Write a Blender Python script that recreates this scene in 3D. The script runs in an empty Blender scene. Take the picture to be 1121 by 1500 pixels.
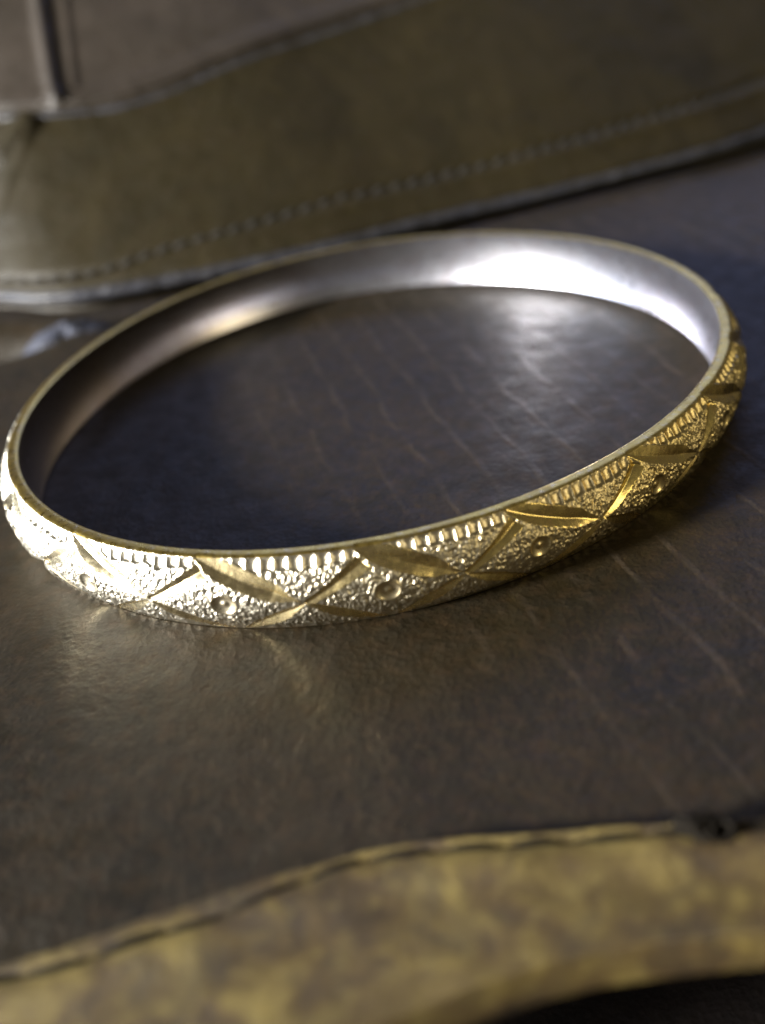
import bpy, math
import numpy as np
from mathutils import Matrix, Vector
MM = 0.001
rng = np.random.default_rng(7)
scene = bpy.context.scene
COL = scene.collection

# ---------------------------------------------------------------- camera
cam_d = bpy.data.cameras.new("camera"); cam = bpy.data.objects.new("camera", cam_d); COL.objects.link(cam)
Rm = Matrix(((0.9858592, 0.1675760, 0.0), (-0.0884262, 0.5202163, -0.8494444), (-0.1423465, 0.8374326, 0.5276781)))
cam.matrix_world = Matrix.Translation(Vector((-0.804, -77.954, 36.630)) * MM) @ Rm.to_4x4()
cam_d.sensor_fit = 'VERTICAL'; cam_d.sensor_height = 24.0; cam_d.sensor_width = 18.0
cam_d.lens = 24.0 * 1374.9 / 1500.0
cam_d.clip_start = 0.004; cam_d.clip_end = 30.0
cam_d.dof.use_dof = True; cam_d.dof.focus_distance = 0.0625; cam_d.dof.aperture_fstop = 22.0 / 1.7
scene.camera = cam

# ---------------------------------------------------------------- light
w = bpy.data.worlds.new("World"); scene.world = w; w.use_nodes = True
w.node_tree.nodes["Background"].inputs[0].default_value = (1.0, 0.88, 0.66, 1)
w.node_tree.nodes["Background"].inputs[1].default_value = 0.09

def area(name, loc, size, power, color, target=(0, 0, 0.003)):
    d = bpy.data.lights.new(name, 'AREA'); d.shape = 'RECTANGLE'; d.size, d.size_y = size
    d.energy = power; d.color = color
    o = bpy.data.objects.new(name, d); COL.objects.link(o); o.location = loc
    o.rotation_euler = (Vector(target) - Vector(loc)).to_track_quat('-Z', 'Y').to_euler()
    return o
area("window_light", (-1.5, -0.12, 0.50), (1.30, 0.46), 27, (0.78, 0.87, 1.0))
area("left_glare_lamp", (-1.42, -0.50, 0.50), (0.21, 0.17), 80, (1.0, 0.95, 0.86))  # unseen small lamp added to blow out the band's front left
area("far_window_light", (0.5, 2.3, 1.35), (2.4, 1.0), 13.0, (0.40, 0.50, 1.0))
area("warm_room_light", (1.22, -0.85, 0.50), (0.50, 0.50), 3.8, (1.0, 0.86, 0.55))

scene.view_settings.view_transform = 'Standard'; scene.view_settings.look = 'None'
scene.view_settings.exposure = 0.0; scene.view_settings.gamma = 1.0
scene.cycles.caustics_reflective = True; scene.cycles.blur_glossy = 0.3
scene.cycles.max_bounces = 8; scene.cycles.use_denoising = True; scene.cycles.sample_clamp_indirect = 0.0

# ---------------------------------------------------------------- material helpers
class NT:
    def __init__(s, name):
        s.m = bpy.data.materials.new(name); s.m.use_nodes = True; s.t = s.m.node_tree
        s.b = s.t.nodes["Principled BSDF"]; s.x = s.n("ShaderNodeTexCoord")
    def n(s, typ, **kw):
        o = s.t.nodes.new(typ)
        for k, v in kw.items():
            if k.startswith("i_"):
                o.inputs[k[2:].replace("_", " ")].default_value = v
            else: setattr(o, k, v)
        return o
    def l(s, a, b): s.t.links.new(a, b)
    def coord(s, scale=(1000, 1000, 1000), rot=(0, 0, 0)):
        m = s.n("ShaderNodeMapping"); m.inputs["Scale"].default_value = scale; m.inputs["Rotation"].default_value = rot
        s.l(s.x.outputs["Object"], m.inputs["Vector"]); return m.outputs["Vector"]
    def noise(s, vec, scale, detail=4, rough=0.55, dist=0.0):
        o = s.n("ShaderNodeTexNoise"); o.inputs["Scale"].default_value = scale; o.inputs["Detail"].default_value = detail
        o.inputs["Roughness"].default_value = rough; o.inputs["Distortion"].default_value = dist
        s.l(vec, o.inputs["Vector"]); return o.outputs["Fac"]
    def vor(s, vec, scale, feature='F1'):
        o = s.n("ShaderNodeTexVoronoi"); o.feature = feature; o.inputs["Scale"].default_value = scale
        s.l(vec, o.inputs["Vector"]); return o.outputs["Distance"]
    def ramp(s, fac, stops):
        o = s.n("ShaderNodeValToRGB"); e = o.color_ramp.elements
        while len(e) < len(stops): e.new(0.5)
        for k, (p, c) in enumerate(stops):
            e[k].position = p; e[k].color = (*c, 1) if hasattr(c, '__len__') else (c, c, c, 1)
        s.l(fac, o.inputs["Fac"]); return o.outputs["Color"]
    def math(s, op, a, b):
        o = s.n("ShaderNodeMath"); o.operation = op
        for i, q in enumerate((a, b)):
            if isinstance(q, (int, float)): o.inputs[i].default_value = q
            else: s.l(q, o.inputs[i])
        return o.outputs[0]
    def mix(s, fac, a, b, mode='MIX'):
        o = s.n("ShaderNodeMix"); o.data_type = 'RGBA'; o.blend_type = mode
        for sock, q in ((0, fac), (6, a), (7, b)):
            if isinstance(q, (int, float)): o.inputs[sock].default_value = q
            elif isinstance(q, tuple): o.inputs[sock].default_value = (*q, 1)
            else: s.l(q, o.inputs[sock])
        return o.outputs[2]
    def bump(s, height, dist, strength=1.0, prev=None):
        o = s.n("ShaderNodeBump"); o.inputs["Distance"].default_value = dist; o.inputs["Strength"].default_value = strength
        s.l(height, o.inputs["Height"])
        if prev is not None: s.l(prev, o.inputs["Normal"])
        return o.outputs["Normal"]
    def set(s, **kw):
        for k, v in kw.items():
            sock = s.b.inputs[k.replace("_", " ")]
            if isinstance(v, (int, float)): sock.default_value = v
            elif isinstance(v, tuple): sock.default_value = (*v, 1) if len(v) == 3 else v
            else: s.l(v, sock)
        return s.m

def leather(name, dark, light, tint, rough=(0.36, 0.55), pebble=0.9, creases=False, mott=0.09, peb_d=0.00006, spec=0.5, fine_c=0.75):
    t = NT(name); v = t.coord()
    big = t.noise(v, mott, 5, 0.6, 0.6); mid = t.noise(v, 0.9, 4, 0.6); fine = t.noise(v, 7.0, 3, 0.7)
    c = t.mix(t.ramp(big, [(0.32, 0.0), (0.68, 1.0)]), dark, light)
    c = t.mix(t.ramp(mid, [(0.45, 0.0), (0.75, 0.6)]), c, tint)
    c = t.mix(fine_c, c, t.ramp(fine, [(0.28, 0.40), (0.72, 1.6)]), 'MULTIPLY')
    p1 = t.vor(v, 2.6 * pebble); p2 = t.noise(v, 4.5 * pebble, 4, 0.65)
    h = t.math('ADD', t.math('MULTIPLY', p1, 0.7), p2)
    nrm = t.bump(h, peb_d, 0.8)
    nrm = t.bump(t.noise(v, 0.25, 3, 0.5), 0.0005, 0.6, nrm)
    r = t.ramp(t.noise(v, 0.5, 4, 0.6), [(0.3, rough[0]), (0.7, rough[1])])
    if creases:
        cv = t.coord((1000, 1000, 1000), (0, 0, math.radians(-11)))
        warp = t.n("ShaderNodeTexNoise"); warp.inputs["Scale"].default_value = 0.12; warp.inputs["Detail"].default_value = 3
        t.l(v, warp.inputs["Vector"])
        av = t.n("ShaderNodeVectorMath"); av.operation = 'MULTIPLY_ADD'
        t.l(warp.outputs["Color"], av.inputs[0]); av.inputs[1].default_value = (2.0, 2.0, 0); t.l(cv, av.inputs[2])
        wv = t.n("ShaderNodeTexWave"); wv.wave_type = 'BANDS'; wv.bands_direction = 'X'; wv.wave_profile = 'SIN'
        wv.inputs["Scale"].default_value = 0.088; wv.inputs["Distortion"].default_value = 0.5
        wv.inputs["Detail"].default_value = 2; wv.inputs["Detail Scale"].default_value = 0.6
        t.l(av.outputs[0], wv.inputs["Vector"])
        line = t.ramp(wv.outputs["Fac"], [(0.93, 0.0), (0.995, 1.0)])
        brk = t.ramp(t.noise(v, 0.22, 3, 0.6), [(0.38, 0.0), (0.60, 1.0)])
        sx = t.n("ShaderNodeSeparateXYZ"); t.l(v, sx.inputs[0])
        reg = t.n("ShaderNodeMapRange"); t.l(t.math('ADD', sx.outputs[0], t.math('MULTIPLY', sx.outputs[1], 0.5)), reg.inputs[0])
        reg.inputs[1].default_value = -22; reg.inputs[2].default_value = 2
        lm = t.math('MULTIPLY', t.math('MULTIPLY', line, brk), reg.outputs[0])
        # small scuff scratches
        sv = t.coord((2600, 260, 1000), (0, 0, math.radians(-38)))
        sc = t.ramp(t.noise(sv, 0.5, 2, 0.5), [(0.77, 0.0), (0.80, 1.0)])
        lm2 = t.math('MAXIMUM', t.math('MULTIPLY', lm, 0.4), t.math('MULTIPLY', sc, 0.45))
        c = t.mix(t.math('MULTIPLY', lm2, 0.42), c, (0.15, 0.115, 0.09))
        nrm = t.bump(lm, 0.00006, 0.5, nrm)
    return t.set(Base_Color=c, Roughness=r, Normal=nrm, Specular_IOR_Level=spec)

M_PANEL = leather("brown_leather", (0.010, 0.0078, 0.003), (0.022, 0.015, 0.006), (0.042, 0.024, 0.010), creases=True, rough=(0.44, 0.62), fine_c=0.9, spec=0.4)
M_FLAP = leather("olive_brown_leather", (0.018, 0.0145, 0.005), (0.030, 0.023, 0.008), (0.033, 0.022, 0.011), rough=(0.5, 0.65), spec=0.3)
M_UPPER = leather("grey_brown_leather", (0.032, 0.026, 0.020), (0.050, 0.040, 0.032), (0.052, 0.040, 0.032), rough=(0.42, 0.6), spec=0.4)
M_EDGE = leather("painted_edge_leather", (0.018, 0.019, 0.026), (0.045, 0.047, 0.062), (0.09, 0.088, 0.095), rough=(0.3, 0.45), mott=0.35)
M_LINING = leather("blue_grey_lining", (0.03, 0.033, 0.05), (0.07, 0.08, 0.12), (0.09, 0.09, 0.12), rough=(0.4, 0.6), mott=0.25)

def tan_leather():
    t = NT("worn_tan_leather"); v = t.coord()
    big = t.noise(v, 0.30, 6, 0.60, 0.7); mid = t.noise(v, 0.8, 6, 0.65, 0.3); fine = t.noise(v, 6.0, 4, 0.7)
    c = t.ramp(big, [(0.32, (0.040, 0.026, 0.012)), (0.44, (0.078, 0.050, 0.018)), (0.54, (0.115, 0.080, 0.022)), (0.68, (0.24, 0.18, 0.052))])
    c = t.mix(t.ramp(mid, [(0.52, 0.0), (0.68, 0.75)]), c, (0.19, 0.145, 0.045))
    c = t.mix(t.ramp(t.noise(v, 0.45, 5, 0.6, 0.5), [(0.50, 0.0), (0.68, 0.65)]), c, (0.045, 0.032, 0.018))
    c = t.mix(0.6, c, t.ramp(fine, [(0.3, 0.6), (0.7, 1.3)]), 'MULTIPLY')
    nrm = t.bump(t.noise(v, 2.2, 8, 0.72), 0.00016, 0.9); nrm = t.bump(big, 0.0003, 0.4, nrm)
    return t.set(Base_Color=c, Roughness=0.62, Normal=nrm, Specular_IOR_Level=0.35)
M_TAN = tan_leather()

def thread(name, a, b):
    t = NT(name); v = t.coord((5000, 900, 900), (0, 0, 0.6))
    c = t.mix(t.noise(v, 1.0, 3), a, b)
    return t.set(Base_Color=c, Roughness=0.9, Specular_IOR_Level=0.12, Normal=t.bump(t.noise(v, 1.4, 3), 0.00015, 0.9))
M_THREAD = thread("grey_thread", (0.02, 0.02, 0.02), (0.10, 0.098, 0.10))
M_DARKTHREAD = thread("black_thread", (0.006, 0.005, 0.004), (0.022, 0.018, 0.013))
M_TABLE = leather("dark_table", (0.010, 0.008, 0.008), (0.016, 0.012, 0.012), (0.02, 0.015, 0.013), rough=(0.6, 0.8), spec=0.2)

def metal(name, c0, c1, c2, rough, bump_d, bump_s, stretch=(1, 1, 1), mott=0.45, left_tint=None, wx=(-6, 24)):
    t = NT(name); v = t.coord(tuple(1000 * q for q in stretch)); v0 = t.coord()
    c = t.mix(t.ramp(t.noise(v0, mott, 4, 0.6, 0.5), [(0.35, 0.0), (0.68, 1.0)]), c0, c1)
    c = t.mix(t.ramp(t.noise(v0, 1.7, 5, 0.65), [(0.52, 0.0), (0.74, 0.8)]), c, c2)
    if left_tint:  # position tint, stronger towards the left of the bangle
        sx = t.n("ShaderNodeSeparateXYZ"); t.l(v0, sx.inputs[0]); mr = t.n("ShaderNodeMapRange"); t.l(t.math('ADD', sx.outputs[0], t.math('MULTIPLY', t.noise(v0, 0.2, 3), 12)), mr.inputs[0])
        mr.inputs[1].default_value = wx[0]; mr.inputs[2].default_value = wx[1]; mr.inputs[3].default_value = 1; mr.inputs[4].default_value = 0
        c = t.mix(mr.outputs[0], c, left_tint)
    r = t.ramp(t.noise(v0, 2.0, 4, 0.6), [(0.3, rough[0]), (0.7, rough[1])])
    return t.set(Base_Color=c, Metallic=1.0, Roughness=r, Normal=t.bump(t.noise(v, bump_s, 4, 0.6), bump_d, 0.7))
M_BAND = metal("stippled_gilt_metal", (0.84, 0.66, 0.28), (0.74, 0.60, 0.32), (0.50, 0.38, 0.18), (0.26, 0.36), 0.00005, 6.0, left_tint=(0.88, 0.83, 0.70))  # field turns paler towards the left
M_FACET = metal("diamond_cut_gold", (0.98, 0.77, 0.27), (0.90, 0.68, 0.27), (0.74, 0.50, 0.24), (0.20, 0.32), 0.000012, 7.0, left_tint=(0.93, 0.82, 0.56), wx=(-16, 14))  # facets paler at the left: glare put into the colour
M_DOT = metal("punched_gold", (0.90, 0.72, 0.32), (0.86, 0.68, 0.33), (0.60, 0.45, 0.22), (0.24, 0.34), 0.00001, 6.0, left_tint=(0.90, 0.83, 0.66), wx=(-10, 20))  # rings turn paler towards the left
M_RIM = metal("worn_rim_gold", (0.80, 0.60, 0.16), (0.60, 0.44, 0.13), (0.82, 0.70, 0.42), (0.22, 0.42), 0.00003, 6.0)
M_INNER = metal("silver_lining", (0.63, 0.65, 0.73), (0.54, 0.54, 0.62), (0.60, 0.48, 0.46), (0.26, 0.36), 0.000003, 3.0, (1, 1, 0.3), left_tint=(0.34, 0.27, 0.19), wx=(-22, 4))  # browner at the left: dark reflection painted into the silver

# ---------------------------------------------------------------- object helpers
def empty(name, loc, label, cat):
    o = bpy.data.objects.new(name, None); COL.objects.link(o); o.location = loc
    o.empty_display_size = 0.01; o["label"] = label; o["category"] = cat; return o
def link(name, me, mat, parent=None, smooth=True):
    o = bpy.data.objects.new(name, me); COL.objects.link(o)
    if mat is not None and len(me.materials) == 0: me.materials.append(mat)
    if parent is not None: o.parent = parent
    if smooth: me.polygons.foreach_set("use_smooth", np.ones(len(me.polygons), bool))
    return o
def mesh_np(name, V, F):
    """V (n,3) in mm, F (m,4) quads"""
    me = bpy.data.meshes.new(name); V = np.asarray(V, np.float32) * MM; F = np.asarray(F, np.int32)
    me.vertices.add(len(V)); me.vertices.foreach_set("co", V.ravel())
    me.loops.add(F.size); me.loops.foreach_set("vertex_index", F.ravel())
    me.polygons.add(len(F)); me.polygons.foreach_set("loop_start", np.arange(0, F.size, F.shape[1], dtype=np.int32))
    me.polygons.foreach_set("loop_total", np.full(len(F), F.shape[1], np.int32))
    me.update(calc_edges=True); return me
def grid_faces(n, m, wrap_n=False, wrap_m=False, flip=False):
    i = np.arange(n if wrap_n else n - 1); j = np.arange(m if wrap_m else m - 1)
    I, J = np.meshgrid(i, j, indexing='ij'); I2 = (I + 1) % n; J2 = (J + 1) % m
    F = np.stack([I * m + J, I * m + J2, I2 * m + J2, I2 * m + J], -1).reshape(-1, 4)
    return F[:, ::-1] if flip else F
def submesh(V, F, sel):
    f = F[sel]; ids, inv = np.unique(f, return_inverse=True); return V[ids], inv.reshape(f.shape)
def vnoise(x, y, per_x=None, seed=0):
    r = np.random.default_rng(seed); T = r.random((512, 256))
    xi = np.floor(x).astype(int); yi = np.floor(y).astype(int); fx = x - xi; fy = y - yi
    fx = fx * fx * (3 - 2 * fx); fy = fy * fy * (3 - 2 * fy)
    P = per_x or 512
    a = T[(xi % P) % 512, yi % 256]; b = T[((xi + 1) % P) % 512, yi % 256]
    c = T[(xi % P) % 512, (yi + 1) % 256]; d = T[((xi + 1) % P) % 512, (yi + 1) % 256]
    return (a * (1 - fx) + b * fx) * (1 - fy) + (c * (1 - fx) + d * fx) * fy
def fbm(x, y, seed=0, oct=3):
    s = 0; a = 1; t = 0
    for k in range(oct):
        s = s + a * vnoise(x * 2 ** k + 13.1 * k, y * 2 ** k + 5.7 * k, None, seed + k); t += a; a *= 0.5
    return s / t - 0.5
def tube(path, rad, seg=8, caps=True):
    P = np.asarray(path, float); n = len(P); T = np.gradient(P, axis=0); T /= np.linalg.norm(T, axis=1)[:, None] + 1e-9
    up = np.array([0, 0, 1.0]); A = np.cross(T, up); L = np.linalg.norm(A, axis=1)[:, None]
    A = np.where(L > 1e-3, A / np.maximum(L, 1e-6), np.array([1.0, 0, 0])); B = np.cross(A, T)
    a = np.linspace(0, 2 * np.pi, seg, endpoint=False); rad = np.broadcast_to(np.asarray(rad, float), (n,))
    V = P[:, None] + rad[:, None, None] * (np.cos(a)[None, :, None] * A[:, None] + np.sin(a)[None, :, None] * B[:, None])
    return V.reshape(-1, 3), grid_faces(n, seg, False, True)

# ================================================================ the bangle
H = 5.51; RIMW = 0.88; N = 3600; W = 104
th = np.linspace(0, 2 * np.pi, N, endpoint=False)
radin = 30 * (1 - 0.01419 * np.cos(2 * th) + 0.02684 * np.sin(2 * th) + 0.01788 * np.cos(3 * th) - 0.00568 * np.sin(3 * th))
zw = 0.0753 * np.cos(2 * th) + 0.262 * np.sin(2 * th)
BULGE = 1.18; VL = 6.05; RM = 31.8
vw = np.linspace(0, 1, W)
TH, VW = np.meshgrid(th, vw, indexing='ij')
A = TH * RM; V = VW * VL
dome = BULGE * (1 - (2 * VW - 1) ** 2)
nodes = [259.0, 276.5, 295.0, 314.3, 332.3]
nodes = np.array(nodes + [332.3 + (360 - 73.3) / 16 * k for k in range(1, 16)])
nodes = np.radians(nodes % 360)
cen = nodes.copy(); order = np.argsort(cen); cen = cen[order]
cut = np.full(A.shape, 9.0); owner = np.full(A.shape, -1)
wob = 0.05 * fbm(A * 2.2, V * 2.2, 31, 2)
circ = 2 * np.pi * RM
K = 0; dots = []
for k in range(len(cen)):
    nxt = cen[(k + 1) % len(cen)]; prv = cen[k - 1]
    gr = ((nxt - cen[k]) % (2 * np.pi)) / 2 * RM; gl = ((cen[k] - prv) % (2 * np.pi)) / 2 * RM
    a0 = cen[k] * RM
    da = (A - a0 + circ / 2) % circ - circ / 2
    dots.append(a0 + gr)
    for (sx, g) in ((-1, gl), (1, gr)):
        for sv in (-1, 1):
            ex, ev = sx * ((1.33 if (sx < 0 and sv < 0) else 0.76 if sv < 0 else 0.95) * g), sv * VL / 2 * (0.78 if (sv < 0 and sx > 0) else 1.0)
            L = math.hypot(ex, ev); ux, uv = ex / L, ev / L
            dv = V - VL / 2
            s = (da * ux + dv * uv) / L
            d = -da * uv + dv * ux if sx > 0 else da * uv - dv * ux   # + towards lower rim
            jit = rng.uniform(-0.04, 0.04, 3)
            d = d + wob + jit[0]
            if sv < 0 and sx < 0: ku, kl, P0 = 0.44, 0.54, 0.33
            elif sv < 0: ku, kl, P0 = 0.52, 0.42, 0.27
            else: ku, kl, P0 = 0.60, 0.60, 0.30
            P0 += jit[1] * 0.5
            dep = P0 * (0.45 + 0.55 * s) if (sv < 0 and sx > 0) else P0 * np.clip(1 - np.abs((s - 0.50) / 0.545) ** 3, -1, 1) * np.clip(s * 3.5, 0, 1) if (sv < 0) else P0 * 4 * s * (1 - s)
            h = dome - dep + np.where(d > 0, kl * d, -ku * d)
            end = 0.98 + 0.06 * d if (sv < 0 and sx > 0) else 1.06 if sv < 0 else 1.0
            h = np.where((s > 0) & (s < end) & (np.abs(d) < 1.4), h, 9.0)
            b = h < cut; cut = np.where(b, h, cut); owner = np.where(b, K, owner); K += 1
# stippled field: ridged, slightly stretched across the band
n1 = 1 - np.abs(2 * vnoise(A * 4.2 + 2 * vnoise(A * 1.5, V * 1.5, None, 3), V * 3.0, None, 5) - 1)
n2 = 1 - np.abs(2 * vnoise(A * 8.0, V * 5.6 + 1.5 * vnoise(A * 2, V * 2, None, 8), None, 9) - 1)
tex = 0.11 * (n1 ** 2) + 0.09 * (n2 ** 2) - 0.085
# comb of little cups under each rim
pitch = circ / round(circ / 0.86)
ph = (A / pitch + 0.12 * vnoise(A * 0.7, V * 0, None, 4)) % 1.0
for vv, lk, amp in ((V, 0.62, 0.85), (VL - V, 0.5, 0.35)):
    ln = lk + 0.35 * vnoise(A * 1.1, V * 0, None, 6)
    q = vv / ln
    prof = np.clip(np.sin(np.pi * ph), 0, 1) ** 0.55
    cup = -prof * (0.08 + 0.16 * q) + 0.10 * (1 - prof)
    cup = cup * amp
    m = np.clip((1.0 - q) * 4, 0, 1); tex = tex * (1 - m) + cup * m
    e = np.clip(vv / 0.14, 0, 1); tex = tex * e
tex = np.where(tex > 0, tex * np.clip((cut - dome) / 0.16 + 0.15, 0.1, 1), tex)
tex = np.where(cut < dome + 0.01, 0.012, tex)
surf = dome + tex
dotmask = np.zeros(A.shape, int) - 1
for k, a0 in enumerate(dots):
    da = (A - a0 + circ / 2) % circ - circ / 2; dv = V - VL / 2 + 0.05
    rho = 1.12 * np.sqrt(da ** 2 + (dv * 1.02) ** 2)
    inn = rho < 0.98
    hd = dome - 0.27 * np.clip(1 - (rho / 0.86) ** 2, 0, 1) + 0.16 * np.exp(-(rho / 0.26) ** 2) + 0.05 * np.exp(-((rho - 0.90) / 0.08) ** 2)
    surf = np.where(inn, hd, surf); dotmask = np.where(inn, k, dotmask)
isf = cut < surf
surf = np.where(isf, cut + 0.006 * fbm(A * 9, V * 9, 51, 2), surf)
surf = np.maximum(surf, dome - 0.80)
# lift into 3-D along the dome's normal
slope = -BULGE * 4 * (2 * vw - 1) / H
nz_ = 1 / np.sqrt(1 + slope ** 2); nv = slope * nz_     # radial, downwards components
base_r = RIMW + BULGE * (1 - (2 * vw - 1) ** 2) - 0.22 * np.clip(vw - 0.6, 0, 1)
base_z = H * (1 - vw)
off = surf - dome
RR = radin[:, None] + base_r[None] + off * nz_[None]
ZZ = base_z[None] + zw[:, None] + off * (nv[None])
band_V = np.stack([RR * np.cos(TH), RR * np.sin(TH), ZZ], -1)
FV = band_V.reshape(-1, 3); FF = grid_faces(N, W, True, False, flip=True)
fo = np.where(isf, owner, -1).ravel()[FF]; fd = np.where(isf, -1, dotmask).ravel()[FF]
def major(x): 
    same = (x >= 0).sum(1) >= 3; return np.where(same, x.max(1), -1)
fo = major(fo); fd = np.where(fo >= 0, -1, major(fd))

bangle = empty("bangle", (0, 0, 0), "thin gold coloured bangle with diamond-cut zigzag pattern lying on dark brown leather", "bangle")
v_, f_ = submesh(FV, FF, (fo < 0) & (fd < 0))
band = link("engraved_band", mesh_np("engraved_band", v_, f_), M_BAND, bangle)
for k in range(K):
    sel = fo == k
    if sel.sum() > 30:
        v_, f_ = submesh(FV, FF, sel); link("cut_facet", mesh_np("cut_facet", v_, f_), M_FACET, band)
for k in range(len(dots)):
    sel = fd == k
    if sel.sum() > 30:
        v_, f_ = submesh(FV, FF, sel); link("punched_ring", mesh_np("punched_ring", v_, f_), M_DOT, band)
# rims: from the lining's edge to the band's edge, following its notches
def rim(row, z, sgn, name):
    outr = np.hypot(band_V[:, row, 0], band_V[:, row, 1]); oz = band_V[:, row, 2]
    t = np.linspace(0, 1, 9); a, b = np.meshgrid(th, t, indexing='ij')
    R_ = radin[:, None] + (outr - radin)[:, None] * b
    zb = (z + zw)[:, None] * (1 - b ** 4) + oz[:, None] * b ** 4
    Z_ = zb + sgn * 0.10 * (1 - (2 * b - 1) ** 4) * 1.0 - sgn * 0.0
    P = np.stack([R_ * np.cos(a), R_ * np.sin(a), Z_], -1).reshape(-1, 3)
    link(name, mesh_np(name, P, grid_faces(N, 9, True, False, flip=(sgn < 0))), M_RIM, bangle)
rim(0, H, 1, "top_rim"); rim(W - 1, 0, -1, "bottom_rim")
# silver lining: concave, with a rolled lip at either edge
t = np.linspace(0, 1, 26); a, b = np.meshgrid(th[::4], t, indexing='ij')
conc = 0.60 * np.clip(1 - np.abs(2 * b - 1) ** 2.0, 0, 1)
R_ = radin[::4][:, None] + conc + 0.012 * fbm(a * 5, b * 1.5, 77, 2)
R_[:, 0] = radin[::4]; R_[:, -1] = radin[::4]
P = np.stack([R_ * np.cos(a), R_ * np.sin(a), H * (1 - b) + zw[::4][:, None]], -1).reshape(-1, 3)
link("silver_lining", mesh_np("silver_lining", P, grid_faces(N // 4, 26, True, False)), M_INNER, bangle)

# ================================================================ the leather bag
bag = empty("leather_bag", (0, 0, 0), "worn dark brown leather bag with stitched flap, lying under the gold bangle", "bag")
def smooth_curve(pts, x, k=3):
    p = np.array(pts, float); y = np.interp(x, p[:, 0], p[:, 1])
    s0 = (p[1, 1] - p[0, 1]) / (p[1, 0] - p[0, 0]); s1 = (p[-1, 1] - p[-3, 1]) / (p[-1, 0] - p[-3, 0])
    y = np.where(x < p[0, 0], p[0, 1] + (x - p[0, 0]) * s0 * 0.6, y)
    y = np.where(x > p[-1, 0], p[-1, 1] + (x - p[-1, 0]) * s1, y)
    if k > 1:
        kk = np.hanning(k + 2)[1:-1]; kk /= kk.sum(); y = np.convolve(np.pad(y, k // 2, mode='edge'), kk, mode='valid')[:len(x)]
    return y
# main panel
xs = np.linspace(-190, 190, 420); ys = np.linspace(-56, 150, 300)
X, Y = np.meshgrid(xs, ys, indexing='ij')
ru = np.clip((np.hypot(X, Y) - 36) / 30, 0, 1)
Z = -0.05 + ru * (1.6 * fbm(X * 0.03 + 9, Y * 0.03 + 4, 12, 3)) - 1.2 * np.clip((np.abs(X) - 60) / 100, 0, 1) ** 2 * 6
ring = np.exp(-((np.hypot(X, Y) - 31) / 2.2) ** 2)
Z = Z + 0.05 * fbm(X * 0.25, Y * 0.25, 19, 2) * (1 - ring)
ZWr = 0.0753 * np.cos(2 * np.arctan2(Y, X)) + 0.262 * np.sin(2 * np.arctan2(Y, X))
Z = Z + ZWr * np.exp(-((np.hypot(X, Y) - 31) / 8) ** 2) - 0.06 * ring
Z = Z - 6.0 * np.exp(-(((X + 46) / 7.5) ** 2 + ((Y - 35) / 4.0) ** 2))       # hollow under the flap at the left
Z = Z + 0.9 * np.exp(-(((X + 33) / 5.0) ** 2 + ((Y - 31) / 3.0) ** 2))
link("main_panel", mesh_np("main_panel", np.stack([X, Y, Z], -1).reshape(-1, 3), grid_faces(420, 300, flip=True)), M_PANEL, bag)

# flap: edge curve swept up the slope
EDGE = [(-46.6, 47.7), (-40.0, 43.0), (-35.2, 41.4), (-27.2, 41.0), (-18.4, 41.6), (-9.5, 42.8), (-0.4, 44.6), (9.0, 47.7), (18.9, 50.2), (28.4, 52.0), (38.9, 54.6), (49.9, 58.2), (56.8, 60.7), (65.1, 65.0)]
q = np.array([-0.2296, 0.7872, 0.57]); q /= np.linalg.norm(q)
qn = np.cross(np.array([0.96, 0.28, 0]), q); qn /= np.linalg.norm(qn)
us = np.linspace(-130, 140, 541); ey = smooth_curve(EDGE, us, 13)
def flap_pt(u, s, lift=0.0):
    y = np.interp(u, us, ey)
    sag = np.clip(s - 62, 0, 200)
    base = np.stack([u + q[0] * s, y + q[1] * s + sag * 0.0, 1.8 + q[2] * s - sag ** 2 * 0.010], -1)
    und = 0.5 * fbm(u * 0.05 + 3, s * 0.05 + 7, 23, 3) * np.clip(s / 8, 0, 1)
    return base + qn * (und + lift)[..., None]
def sheet(name, u, s_of, thick, mat, lift=None, ns=70, smax=96.0):
    t = np.linspace(0, 1, ns) ** 1.25
    U, T_ = np.meshgrid(u, t, indexing='ij'); s0 = s_of(u)[:, None]; S = s0 + (smax - s0) * T_
    lf = (lift(U, S) if lift is not None else 0 * U) + thick * np.sqrt(np.clip(1 - (1 - np.clip((S - s0) / (thick * 0.8), 0, 1)) ** 2, 0, 1))
    top = flap_pt(U, S, lf)
    bot = flap_pt(U, S, 0 * lf - 0.02)[:, ::-1]
    P = np.concatenate([bot, top], 1); m = P.shape[1]
    return link(name, mesh_np(name, P.reshape(-1, 3), grid_faces(len(u), m, flip=True)), mat, bag)
STI = [(-60, 1.8), (-30.6, 2.8), (-21.2, 4.6), (-12.0, 5.6), (2.2, 6.8), (11.7, 6.4), (21.7, 6.6), (32.0, 7.2), (43.0, 7.8), (54.7, 8.4), (62.5, 8.4), (71.2, 9.0), (120, 10.5)]
stx = np.array(STI)
def flap_lift(U, S):
    st = np.interp(U, stx[:, 0], stx[:, 1])
    l = -0.55 * np.exp(-((S - st) / 0.55) ** 2) + 0.25 * np.exp(-((S - st + 1.8) / 1.2) ** 2)
    for (pts, wdt, amp) in FOLDS_LOW: l = l + fold(U, S, pts, wdt, amp)
    return l
def fold(U, S, pts, wdt, amp):
    p = np.array(pts); best = np.full(U.shape, 1e9)
    for a, b in zip(p[:-1], p[1:]):
        d = b - a; t = np.clip(((U - a[0]) * d[0] + (S - a[1]) * d[1]) / (d @ d), 0, 1)
        best = np.minimum(best, np.hypot(U - a[0] - t * d[0], S - a[1] - t * d[1]))
    return amp * np.exp(-(best / wdt) ** 2)
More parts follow.
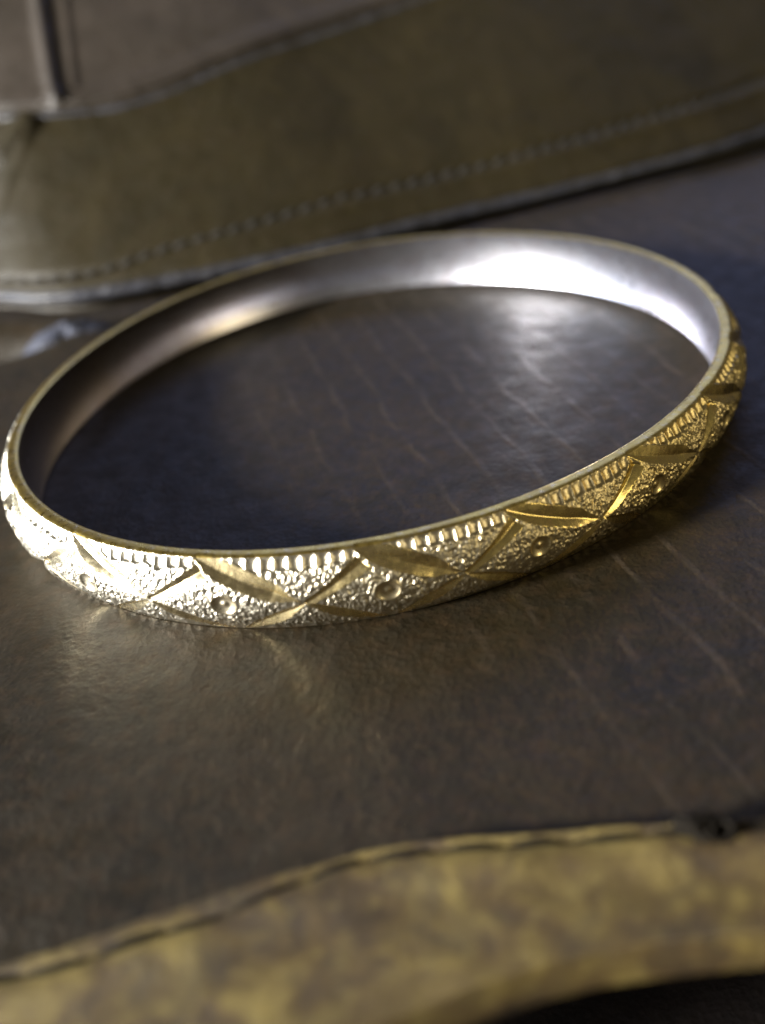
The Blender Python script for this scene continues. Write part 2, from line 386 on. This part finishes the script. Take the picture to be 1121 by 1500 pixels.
FOLDS_LOW = [([(-33.5, 30), (-36, 27.5), (-39.3, 24.8), (-46, 21)], 1.3, 1.3), ([(-32.5, 29.5), (-38.2, 20.8), (-42.3, 13.2), (-46, 7)], 0.45, 0.35)]
FOLDS_TOP = [([(-21, 80), (-25.6, 56.4), (-27.1, 46.0), (-28.3, 37.0), (-28.6, 33)], 0.95, 1.05), ([(-18, 80), (-22.0, 55.4), (-24.0, 43.8), (-25.4, 35.6)], 0.5, 0.35)]
ufl = np.concatenate([np.linspace(-130, -52, 60)[:-1], np.linspace(-52, 90, 440), np.linspace(90, 140, 40)[1:]])
sheet("flap", ufl, lambda u: 0 * u, 1.4, M_FLAP, flap_lift, ns=150)
TOPC = [(-60, 34.5), (-37.4, 32.4), (-31.5, 31.6), (-26.8, 30.8), (-20.3, 30.4), (-13.2, 31.6), (-4.7, 34.2), (2.6, 35.6), (13.5, 37.4), (25.1, 39.8), (29.9, 40.9), (60, 47), (130, 62)]
tcx = np.array(TOPC); us2 = np.linspace(-130, 140, 800); tcs = smooth_curve(TOPC, us2, 21)
def top_lift(U, S):
    l = 0 * U + 0.3 * np.exp(-((S - np.interp(U, us2, tcs) - 3.0) / 1.5) ** 2)
    for (pts, wdt, amp) in FOLDS_TOP: l = l + fold(U, S, pts, wdt, amp)
    return l
sheet("upper_panel", ufl, lambda u: np.interp(u, us2, tcs), 1.5, M_UPPER, top_lift, ns=130)
# rolled edges
def edging(name, s_of, lift, r, u0, u1, n, mat):
    u = np.linspace(u0, u1, n); rr = r * (1 + 0.22 * fbm(u * 0.8, 0 * u, 41, 3))
    Pp = flap_pt(u, s_of(u), 0 * u + lift + 0.12 * fbm(u * 0.5, 0 * u, 43, 2))
    v_, f_ = tube(Pp, rr, 12); link(name, mesh_np(name, v_, f_), mat, bag)
edging("flap_edge", lambda u: 0 * u - 0.15, 0.62, 0.74, -120, 135, 900, M_EDGE)
edging("upper_panel_edge", lambda u: np.interp(u, us2, tcs) - 0.2, 0.75, 0.80, -120, 135, 700, M_EDGE)
edging("upper_panel_piping", lambda u: np.interp(u, us2, tcs) + 1.7, 1.55, 0.45, -120, 135, 700, M_UPPER)
# second leather layer under the flap edge
xs2 = np.linspace(-120, 130, 400); t2 = np.linspace(0, 1, 14); X2, T2 = np.meshgrid(xs2, t2, indexing='ij')
e2 = np.interp(X2, us, ey) + 0.9 + 0.6 * np.exp(-((X2 + 45) / 16) ** 2) + 0.25 * fbm(X2 * 0.2, 0 * X2, 61, 2)
Z2 = 0.35 + 0.65 * np.sqrt(np.clip(1 - (1 - np.clip(T2 * 4, 0, 1)) ** 2, 0, 1)) + 0.0 * X2
Z2[:, 0] = -0.2
Y2 = e2 + T2 * 6
link("under_flap", mesh_np("under_flap", np.stack([X2, Y2, Z2], -1).reshape(-1, 3), grid_faces(400, 14, flip=True)), M_PANEL, bag)
# crumpled lining showing at the left under the flap
g = np.linspace(-1, 1, 60); GX, GY = np.meshgrid(g, g, indexing='ij'); rr = np.hypot(GX, GY)
Lz = 2.6 * np.clip(1 - rr ** 2.2, -0.4, 1) * (0.75 + 0.9 * fbm(GX * 2.3 + 4, GY * 2.3, 71, 3)) - 0.35
Lp = np.stack([-34.0 + 5.6 * GX + 1.0 * GY, 32.5 + 3.2 * GY + 0.8 * GX, Lz], -1).reshape(-1, 3)
link("lining_fold", mesh_np("lining_fold", Lp, grid_faces(60, 60, flip=True)), M_LINING, bag)
# flap stitches, one object each
L = 2.15; tt = np.linspace(-1, 1, 9)
sv_, sf_ = tube(np.stack([tt * L / 2, 0 * tt, 0.12 * (1 - tt ** 2)], -1), 0.27 * np.sqrt(np.clip(1.02 - tt ** 2, 0, 1)), 8)
st_me = mesh_np("flap_stitch", sv_, sf_); st_me.materials.append(M_THREAD)
u = -44.0
while u < 92:
    s = np.interp(u, stx[:, 0], stx[:, 1]); P0 = flap_pt(np.array([u - 0.5, u + 0.5]), np.array([np.interp(u - 0.5, stx[:, 0], stx[:, 1]), np.interp(u + 0.5, stx[:, 0], stx[:, 1])]), np.array([1.05, 1.05]))
    xd = P0[1] - P0[0]; xd /= np.linalg.norm(xd); zd = qn - xd * (qn @ xd); zd /= np.linalg.norm(zd); yd = np.cross(zd, xd)
    o = link("flap_stitch", st_me, None, bag); c_ = (P0[0] + P0[1]) / 2 * MM
    a_ = 0.20 + rng.uniform(-0.08, 0.08); X_ = xd * math.cos(a_) + yd * math.sin(a_); Y_ = np.cross(zd, X_)
    o.matrix_world = Matrix(((X_[0], Y_[0], zd[0], c_[0]), (X_[1], Y_[1], zd[1], c_[1]), (X_[2], Y_[2], zd[2], c_[2]), (0, 0, 0, 1)))
    u += 2.45 * rng.uniform(0.95, 1.05)

# front binding of worn tan leather
BE = [(-20.5, -51.77), (-17.55, -51.4), (-14.6, -50.7), (-10.94, -50.0), (-7.49, -49.47), (-3.98, -49.04), (-0.8, -49.08), (2.92, -49.58), (7.21, -50.02), (10.17, -50.49), (13.71, -50.97)]
BS = [(-20.24, -52.77), (-17.88, -52.73), (-15.87, -52.36), (-13.54, -51.91), (-10.55, -51.47), (-7.5, -50.49), (-4.65, -49.79), (-2.14, -49.85), (0.91, -50.23), (3.96, -50.52), (6.94, -50.91), (8.78, -51.0), (11.02, -51.49), (13.42, -51.62)]
BD = [(-12, -61.0), (-7, -59.4), (-3.15, -58.54), (-0.48, -58.08), (2.23, -57.75), (4.9, -57.67), (7.49, -57.82), (10.56, -58.12), (16, -58.8)]
xb = np.concatenate([np.linspace(-70, -26, 40)[:-1], np.linspace(-26, 20, 420), np.linspace(20, 70, 40)[1:]])
def cl(p, x): return np.interp(x, xe, smooth_curve(p, xe, 9))
xe = np.linspace(-75, 75, 601)
be = cl(BE, xb) + 0.16 * fbm(xb * 0.9, 0 * xb, 81, 3); bs = cl(BS, xb); bd = cl(BD, xb)
bd = np.minimum(bd + 1.15 + 0.04 * xb, be - 5)
t = np.linspace(0, 1, 110); XB, TB = np.meshgrid(xb, t, indexing='ij')
YB = be[:, None] + (bd - be)[:, None] * TB
dist_e = be[:, None] - YB
Zb = 1.15 * np.sqrt(np.clip(1 - (1 - np.clip(dist_e / 0.5, 0, 1)) ** 2, 0, 1)) - 0.1
Zb = Zb - 0.42 * np.exp(-((YB - bs[:, None]) / 0.22) ** 2) + 0.30 * np.exp(-((YB - bs[:, None] + 1.1) / 1.0) ** 2)
Zb = Zb + 0.5 * fbm(XB * 0.22, YB * 0.28, 91, 2) * np.clip(dist_e / 2, 0, 1)
Zb = Zb - 2.2 * np.clip((TB - 0.95) / 0.05, 0, 1) ** 2
top = np.stack([XB, YB, Zb], -1)
skirt = np.stack([XB[:, -2:], YB[:, -1:] + np.array([[0.7, 7.0]]), Zb[:, -1:] - np.array([[0.8, 1.6]])], -1)
P = np.concatenate([top, skirt], 1)
link("front_binding", mesh_np("front_binding", P.reshape(-1, 3), grid_faces(len(xb), 112)), M_TAN, bag)
def bind_z(x, y):
    i = np.abs(xb - x).argmin(); return np.interp(-y, -YB[i], Zb[i])
x = -30.0; k = 0
while x < 24:
    Ls = rng.uniform(2.1, 3.0); pt = np.linspace(0, 1, 14); px = x + pt * Ls; py = cl(BS, px) + 0.05 * rng.standard_normal() + (pt - 0.5) * 0.10
    pz = np.array([bind_z(a, b) for a, b in zip(px, py)]) + 0.02 + 0.14 * np.sin(np.pi * pt)
    v_, f_ = tube(np.stack([px, py, pz], -1), 0.25 * (0.35 + 0.65 * np.sin(np.pi * np.clip(pt, 0.02, 0.98)) ** 0.5), 8)
    link("binding_stitch", mesh_np("binding_stitch", v_, f_), M_DARKTHREAD, bag)
    # the little hump of leather pulled up between two stitches
    hx = x + Ls + 0.22; hy = float(cl(BS, np.array([hx]))[0]); hz = bind_z(hx, hy)
    x += Ls + rng.uniform(0.25, 0.6); k += 1
# frayed knot on the seam at the right
kv, kf, nb = [], [], 0
for j in range(26):
    a0, r0 = rng.uniform(0, 6.28), rng.uniform(0.15, 1.0); t = np.linspace(0, 1, 12)
    cx, cy = 11.15 + 0.35 * rng.standard_normal(), -51.4 + 0.30 * rng.standard_normal()
    pth = np.stack([cx + r0 * np.cos(a0 + 3.5 * t) + 0.3 * (t - .5), cy + r0 * 0.7 * np.sin(a0 + 3.5 * t), bind_z(cx, cy) + 0.15 + 0.45 * rng.random() * np.sin(np.pi * t)], -1)
    v_, f_ = tube(pth, 0.15, 6); kv.append(v_); kf.append(f_ + nb); nb += len(v_)
link("thread_knot", mesh_np("thread_knot", np.concatenate(kv), np.concatenate(kf)), M_DARKTHREAD, bag)

# ================================================================ dark surface under the bag
xs = np.linspace(-600, 600, 60); X, Y = np.meshgrid(xs, xs, indexing='ij')
tb = link("tabletop", mesh_np("tabletop", np.stack([X, Y + 200, 0 * X - 22 + 0.3 * fbm(X * .02, Y * .02, 5, 2)], -1).reshape(-1, 3), grid_faces(60, 60, flip=True)), M_TABLE)
tb["kind"] = "structure"
